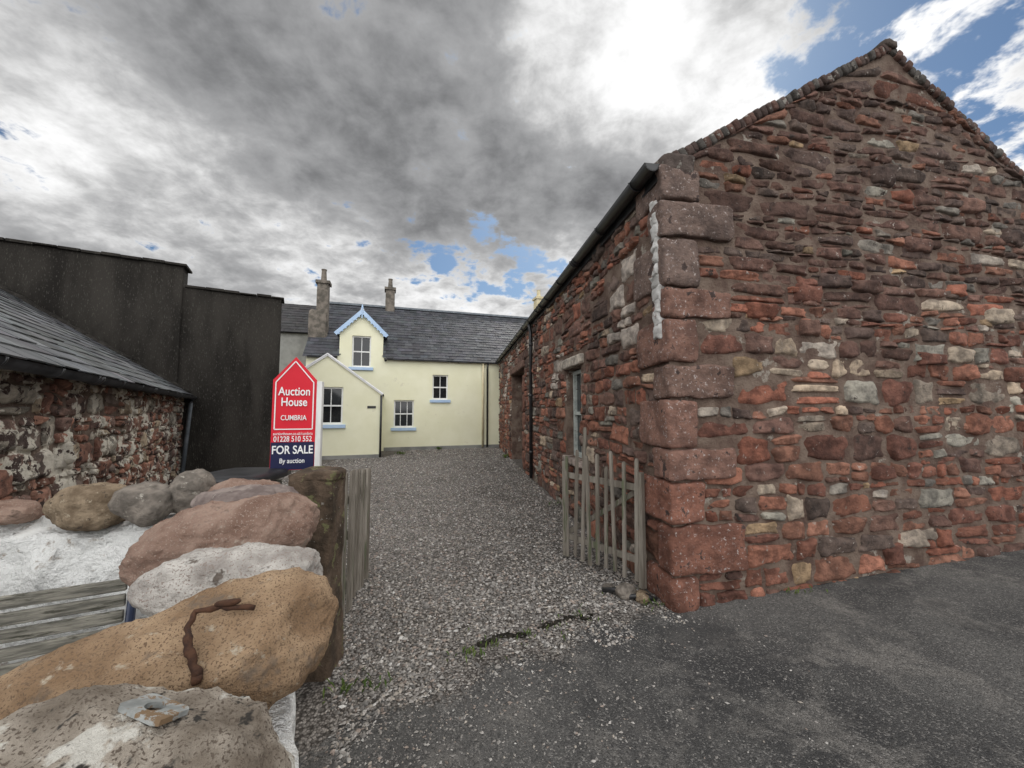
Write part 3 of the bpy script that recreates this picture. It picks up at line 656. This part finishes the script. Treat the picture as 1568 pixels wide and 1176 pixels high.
dg=bpy.context.evaluated_depsgraph_get(); dg.update()
bvs={}
def hit(o,x,y):
    if o.name not in bvs: bvs[o.name]=BVHTree.FromObject(o,dg)
    return bvs[o.name].ray_cast(V((x,y,3)),V((0,0,-1)))
def top(o,x,y):
    h=hit(o,x,y); return h[0].z if h[0] else 1.12
hk=[(-.605,.775),(-.625,.785),(-.648,.80),(-.668,.825),(-.672,.85),(-.63,.865),(-.565,.875)]
lift=[.0,.008,.014,.024,.026,.018,.010]
pts=[V((x,y,top(B2,x,y)+.008+l)) for (x,y),l in zip(hk,lift)]
fine=[]
for i in range(len(pts)-1):
    for k in range(5): q=pts[i].lerp(pts[i+1],k/5); fine.append(q+noise.noise_vector(q*60)*.004)
fine.append(pts[-1])
mb=MB(); mb.tube(fine,[.0055+.003*noise.noise(V((i*.5,0,0)))+(.0025 if i<12 else 0) for i in range(len(fine))],10)
mb.rough(pts[0]+V((0,0,-.002)),V((.010,-.012,0)),V((.007,.006,0)),V((0,0,.008)),p=4,n=2,amp=.004)
mb.rough(pts[5]+V((.012,.0,.006)),V((.024,.006,0)),V((0,.007,0)),V((0,0,.006)),p=4,n=2,amp=.004)
mb.obj('rusty_iron_hook','rust',None,smooth=True)
bm=bmesh.new(); n=32; outer=[];inner=[]
for k in range(n):
    t=2*math.pi*(k+.5)/n; cx,cy=math.cos(t),math.sin(t); m=max(abs(cx),abs(cy)); outer.append(bm.verts.new((.045*cx/m,.027*cy/m,0))); inner.append(bm.verts.new((.016*cx,.013*cy,0)))
fs=[bm.faces.new((outer[k],outer[(k+1)%n],inner[(k+1)%n],inner[k])) for k in range(n)]
ex=bmesh.ops.extrude_face_region(bm,geom=fs); bmesh.ops.translate(bm,verts=[v for v in ex['geom'] if isinstance(v,bmesh.types.BMVert)],vec=(0,0,.008))
bmesh.ops.recalc_face_normals(bm,faces=bm.faces)
me=bpy.data.meshes.new('metal_plate'); bm.to_mesh(me); bm.free(); me.materials.append(M['zinc']); o=bpy.data.objects.new('metal_plate_with_hole',me); scn.collection.objects.link(o)
cx,cy=-.575,.65; zz_=[(dx,dy,top(B1,cx+dx,cy+dy)) for dx in (-.045,-.022,0,.022,.045) for dy in (-.028,-.014,0,.014,.028)]
A_=np.array([[a,b,1] for a,b,_ in zz_]); sol=np.linalg.lstsq(A_,np.array([q[2] for q in zz_]),rcond=None)[0]
up_=V((-sol[0],-sol[1],1)).normalized(); rz=max(q[2]-(sol[0]*q[0]+sol[1]*q[1]+sol[2]) for q in zz_)
o.location=(cx,cy,sol[2]+rz); o.rotation_mode='QUATERNION'; o.rotation_quaternion=up_.to_track_quat('Z','Y')@Matrix.Rotation(math.radians(195),3,'Z').to_quaternion()

# ------------------------------------------------------------------ bench
bn=empty('garden_bench'); A=V((-1.84,1.90,0)); Bd=V((-.894,-.447,0)).normalized(); Bn=V((.447,-.894,0))
mb=MB()
for i in range(6):
    z=.77-.068*i; off=Bn*(.03*i*.35+R(-.003,.003))
    mb.beam(A+off+V((0,0,z)),A+off+Bd*1.3+V((0,0,z+R(-.008,.008))),.022,.054)
for i in range(5): mb.beam(A+Bn*(.12+.085*i)+V((0,0,.40)),A+Bn*(.12+.085*i)+Bd*1.3+V((0,0,.40)),.07,.022)
mb.obj('slats','greywood',bn,bevel=.005)
mb=MB()
for t in (0,1.3):
    p=A+Bd*t
    mb.tube([p-Bd*.02+Bn*-.03+V((0,0,.83)),p-Bd*.02+Bn*.04+V((0,0,.42)),p+Bn*-.05+V((0,0,.02))],.018,8)
    mb.tube([p+Bn*.04+V((0,0,.38)),p+Bn*.5+V((0,0,.38)),p+Bn*.52+V((0,0,.02))],.018,8)
mb.obj('frame','navy',bn,smooth=True)

# ------------------------------------------------------------------ picket gates
def gate(name,p0,p1,tops,rails,brace=True,side=1,bot=.06,pw=.036,jit=.02):
    e=empty(name); p0=V((*p0,0));p1=V((*p1,0)); d=(p1-p0); L_=d.length; d.normalize(); n=V((d.y,-d.x,0))*side; mb=MB()
    k=len(tops)
    for i,t in enumerate(tops):
        x=L_*(i+.5)/k+R(-.012,.012); w=pw+R(-.005,.006); b=p0+d*x+n*R(-.004,.004); tl=R(-jit,jit)
        z0=bot+R(-.03,.03); q=[]
        for (zz,ww) in ((z0,w),(t-.03,w*.98),(t,w*.5)):
            c=b+d*tl*(zz)+V((0,0,zz+gz(b.x,b.y))); q.append([c-d*ww/2+n*.0,c+d*ww/2,c+d*ww/2+n*.018,c-d*ww/2+n*.018])
        vs=[x for r in q for x in r]; fs=[(0,1,2,3),(8,9,10,11)]
        for a in (0,4):
            for j in range(4): fs.append((a+j,a+(j+1)%4,a+4+(j+1)%4,a+4+j))
        mb.add(vs,fs)
    mb.obj('pickets','wood',e)
    mb=MB()
    for z in rails: mb.beam(p0-n*.022+V((0,0,z)),p1-n*.022+V((0,0,z+R(-.02,.02))),.035,.06)
    if brace: mb.beam(p0-n*.05+V((0,0,rails[-1])),p1-n*.05+V((0,0,rails[0])),.02,.05)
    for p in (p0,p1): mb.beam(p-n*.02+V((0,0,.03)),p-n*.02+V((0,0,max(rails)+.14)),.05,.05,up=d)
    mb.obj('rails','wood',e,bevel=.004)
gate('picket_gate',(1.14,3.50),(.57,4.28),[1.16,1.12,1.20,1.05,1.16,1.13,1.42,1.18,1.10],(.26,.90),brace=True,side=-1,jit=.045)
gate('picket_gate',(-1.225,2.72),(-1.37,3.75),[1.16,1.14,1.13,1.12,1.12,1.10,1.10,1.08,1.07,1.06,1.05],(.25,.9),brace=True,side=1)

# ------------------------------------------------------------------ for sale sign
sg=empty('for_sale_sign'); Sf=Fr((-2.13,3.42),(.975,.22),(.22,-.975))
SW=.36
def poly(pts,d,mat,name,th=.006):
    mb=MB(); n=len(pts); vs=[Sf.P(a,z,d) for a,z in pts]+[Sf.P(a,z,d-th) for a,z in pts]
    mb.add(vs,[tuple(range(n)),tuple(range(n,2*n))[::-1]]+[(i,(i+1)%n,n+(i+1)%n,n+i) for i in range(n)]); mb.obj(name,mat,sg)
z0,z1,zt=1.07,1.87,2.08
poly([(0,z0),(SW,z0),(SW,z1),(SW/2,zt),(0,z1)],0,'signred','board',.012)
poly([(0.004,z0+.004),(SW-.004,z0+.004),(SW-.004,z0+.245),(.004,z0+.245)],.004,'signnavy','navy_panel',.003)
def outline(pts,w,d):
    mb=MB()
    for a,b in zip(pts,pts[1:]): mb.beam(Sf.P(a[0],a[1],d),Sf.P(b[0],b[1],d),.003,w,up=Sf.n.cross(Sf.P(b[0],b[1])-Sf.P(a[0],a[1])))
    mb.obj('white_outline','signwhite',sg)
outline([(.025,z0+.36),(.025,z1-.02),(SW/2,zt-.04),(SW-.025,z1-.02),(SW-.025,z0+.36),(.025,z0+.36)],.009,.004)
def text(t,sc,zc,w,mat='signwhite',bold=.0):
    cu=bpy.data.curves.new('lettering','FONT'); cu.body=t; cu.align_x='CENTER'; cu.align_y='CENTER'; cu.size=1; cu.offset=bold; cu.extrude=.001/ max(sc,.01)
    o=bpy.data.objects.new('lettering_'+t.split()[0].lower(),cu); scn.collection.objects.link(o); cu.materials.append(M[mat]); o.parent=sg
    bpy.context.view_layer.update(); k=w/o.dimensions.x
    k2=min(k*1.3,sc/o.dimensions.y*1.0) if sc else k
    m=Matrix((( Sf.d.x,0,Sf.n.x,0),(Sf.d.y,0,Sf.n.y,0),(0,1,0,0),(0,0,0,1)))
    loc=Sf.P(SW/2,zc,.009); o.matrix_world=Matrix.Translation(loc)@m@Matrix.Diagonal((k,k2,k2,1))
text('Auction',.09,1.765,.26,bold=.012); text('House',.085,1.67,.21,bold=.012); text('CUMBRIA',.045,1.53,.21,bold=.008)
text('auctionhouse.co.uk/cumbria',.03,1.39,.32); text('01228 510 552',.05,1.342,.31,bold=.008); text('FOR SALE',.08,1.245,.33,bold=.015); text('By auction',.055,1.15,.2,bold=.008)
mb=MB(); mb.fbox(Sf,SW+.004,SW+.05,.0,1.86,-.05,.02); mb.obj('post','signpost',sg,bevel=.004)

# bin behind wall
bi=empty('wheelie_bin'); mb=MB(); bc=V((-2.3,3.25,0)); mb.rough(bc+V((.0,0,.52)),V((.26,0,0)),V((0,.26,0)),V((0,0,.5)),p=14,n=3,amp=.0); mb.rough(bc+V((.05,0,1.05)),V((.29,0,0)),V((0,.3,0)),V((0,0,.04)),p=6,n=3,amp=0)
mb.tube([bc+V((-.25,-.31,1.06)),bc+V((.3,-.31,1.06))],.018,8); mb.obj('bin_body','black',bi,smooth=True)

# weeds + debris
mb=MB(); random.seed(4)
for (x,y,n,h) in [(-.28,2.62,26,.05),(.1,2.85,18,.04),(.5,3.1,18,.04),(-.8,2.35,18,.05),(-.95,2.3,20,.06),(1.0,3.45,20,.05),(-.15,2.75,20,.035),(2.4,3.35,16,.05),(.75,6.6,14,.08),(-.2,13.,30,.15),(-1.5,2.9,30,.15),(-3.,15.8,40,.12),(-4.,14.,30,.12),(1.22,3.25,14,.05),(.35,2.95,16,.03)]:
    for k in range(n):
        a=R(0,6.28); r_=abs(random.gauss(0,.06)); b=V((x+math.cos(a)*r_*1.8,y+math.sin(a)*r_,0)); b.z=gz(b.x,b.y)
        a2=R(0,6.28); t=b+V((math.cos(a2)*h*.7,math.sin(a2)*h*.7,h*R(.4,1.1))); w=V((-math.sin(a2),math.cos(a2),0))*h*.13; m=(b+t)/2+V((0,0,h*.2))
        mb.add([b,m-w,t,m+w],[(0,1,2,3)])
mb.obj('weeds','leaf',None)
mb=MB(); random.seed(9)
for i in range(60):
    t=random.random(); x=-.22+.85*t; y=2.72+.42*t+R(-.03,.03)+.04*math.sin(t*11)
    if .38<t<.5 : continue
    mb.rough(V((x,y,gz(x,y)+.003)),V((R(.012,.035),0,0)),V((0,R(.008,.018),0)),V((0,0,R(.006,.014))),p=3,n=2,amp=.015,fr=20)
mb.obj('soil_strip','soil',None,smooth=True)
rk=empty('loose_rocks')
boulder('rock',(.98,3.42,.05),(.09,.07,.06),.4,'b_dgrey',31,4,parent=rk); boulder('rock',(1.10,3.36,.03),(.07,.06,.04),1.,'b_brown',32,4,parent=rk); boulder('rock',(.86,3.55,.02),(.05,.05,.03),1.,'b_dgrey',33,4,parent=rk)
mb=MB(); mb.tube([(.80,3.50,.02),(.90,3.44,.05),(1.0,3.36,.03),(1.12,3.34,.05),(1.2,3.32,.02)],.022,8); mb.obj('black_pipe_offcut','black',rk,smooth=True)

# ------------------------------------------------------------------ sky
SUN_AZ=14.8; SUN_EL=44
w=bpy.data.worlds.new('World'); scn.world=w; w.use_nodes=True; nt=w.node_tree; N=nt.nodes; L=nt.links; N.clear()
out=N.new('ShaderNodeOutputWorld'); sky=N.new('ShaderNodeTexSky'); sky.sky_type='NISHITA'; sky.sun_disc=False
sky.sun_elevation=math.radians(SUN_EL); sky.sun_rotation=math.radians(SUN_AZ)
bg1=N.new('ShaderNodeBackground'); bg1.inputs[1].default_value=.075
L.new(mixc(nt,1.0,sky.outputs[0],(.68,.88,1.04),'MULTIPLY'),bg1.inputs[0])
tc=N.new('ShaderNodeTexCoord'); dv=tc.outputs['Generated']; sx=N.new('ShaderNodeSeparateXYZ'); L.new(dv,sx.inputs[0])
den=mth(nt,'ADD',mth(nt,'MAXIMUM',sx.outputs[2],0.0),.26)
cb=N.new('ShaderNodeCombineXYZ'); L.new(mth(nt,'DIVIDE',sx.outputs[0],den),cb.inputs[0]); L.new(mth(nt,'DIVIDE',sx.outputs[1],den),cb.inputs[1])
cv=cb.outputs[0]
n1=tn(nt,cv,1.9,5,.55,.3); n2=tn(nt,cv,5.5,6,.62,.2); n3=tn(nt,cv,13,4,.6,.3)
c1=mth(nt,'SUBTRACT',n1,.5); c2=mth(nt,'SUBTRACT',n2,.5); c3=mth(nt,'SUBTRACT',n3,.5)
def blob(az,el,r0,r1,amt=1.):
    a=math.radians(az);e=math.radians(el); d=(math.sin(a)*math.cos(e),math.cos(a)*math.cos(e),math.sin(e))
    v=N.new('ShaderNodeVectorMath'); v.operation='DOT_PRODUCT'; L.new(dv,v.inputs[0]); v.inputs[1].default_value=d
    return mth(nt,'MULTIPLY',sst(nt,v.outputs['Value'],math.cos(math.radians(r1)),math.cos(math.radians(r0))),amt)
def add(*l):
    x=l[0]
    for y in l[1:]: x=mth(nt,'ADD',x,y)
    return x
blue=add(blob(54,36,2,19,.60),blob(39,42,1,10,.42),blob(-5,21.5,1,8,.50),blob(5,18.5,.5,7,.42),blob(-14,22,0,6,.32),mth(nt,'MULTIPLY',c1,1.0),mth(nt,'MULTIPLY',c2,2.6),mth(nt,'MULTIPLY',c3,1.0))
bluem=sst(nt,blue,.32,.66)
bright=add(blob(14,45,1,14,.62),blob(27,40,2,14,.44),blob(50,27,2,16,.75),blob(-8,16,2,12,.65),blob(10,17,2,12,.55),blob(-42,24,2,14,.42),blob(-57,26,2,14,.36),blob(-25,17,2,12,.45),blob(40,34,2,16,.6),
    blob(-15,28,4,15,-.10),mth(nt,'MULTIPLY',c1,1.15),mth(nt,'MULTIPLY',c2,1.3),mth(nt,'MULTIPLY',c3,.6))
br=add(mth(nt,'MULTIPLY',sst(nt,bright,-.5,.35),.23),mth(nt,'MULTIPLY',sst(nt,bright,.15,1.0),.66),.185)
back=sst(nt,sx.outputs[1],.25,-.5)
br=mth(nt,'ADD',br,mth(nt,'MULTIPLY',back,1.7))  # extra brightness added to unseen sky behind camera, to light walls facing it
cc=mixc(nt,sst(nt,br,.1,.7),(.97,.98,1.01),(1,1,1))
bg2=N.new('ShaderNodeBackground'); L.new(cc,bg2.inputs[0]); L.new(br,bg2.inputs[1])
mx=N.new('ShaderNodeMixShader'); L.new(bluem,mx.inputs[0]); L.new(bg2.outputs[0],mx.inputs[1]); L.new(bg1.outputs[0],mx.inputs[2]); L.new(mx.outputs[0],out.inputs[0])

sl_=bpy.data.lights.new('sun','SUN'); sl_.energy=1.2; sl_.angle=math.radians(16); sl_.color=(1,.96,.9)
so=bpy.data.objects.new('sun',sl_); scn.collection.objects.link(so)
a=math.radians(SUN_AZ);e=math.radians(SUN_EL); dirv=V((math.sin(a)*math.cos(e),math.cos(a)*math.cos(e),math.sin(e)))
so.rotation_euler=dirv.to_track_quat('Z','Y').to_euler(); so.location=(0,0,10)

# ------------------------------------------------------------------ camera
cam=bpy.data.cameras.new('camera'); cam.lens=13.52; cam.sensor_width=36; cam.clip_start=.03; cam.clip_end=2000
co=bpy.data.objects.new('camera',cam); scn.collection.objects.link(co); co.location=(0,0,1.6); co.rotation_euler=(math.radians(90+3.885),0,0); scn.camera=co
scn.view_settings.view_transform='Standard'; scn.view_settings.look='None'; scn.view_settings.exposure=0
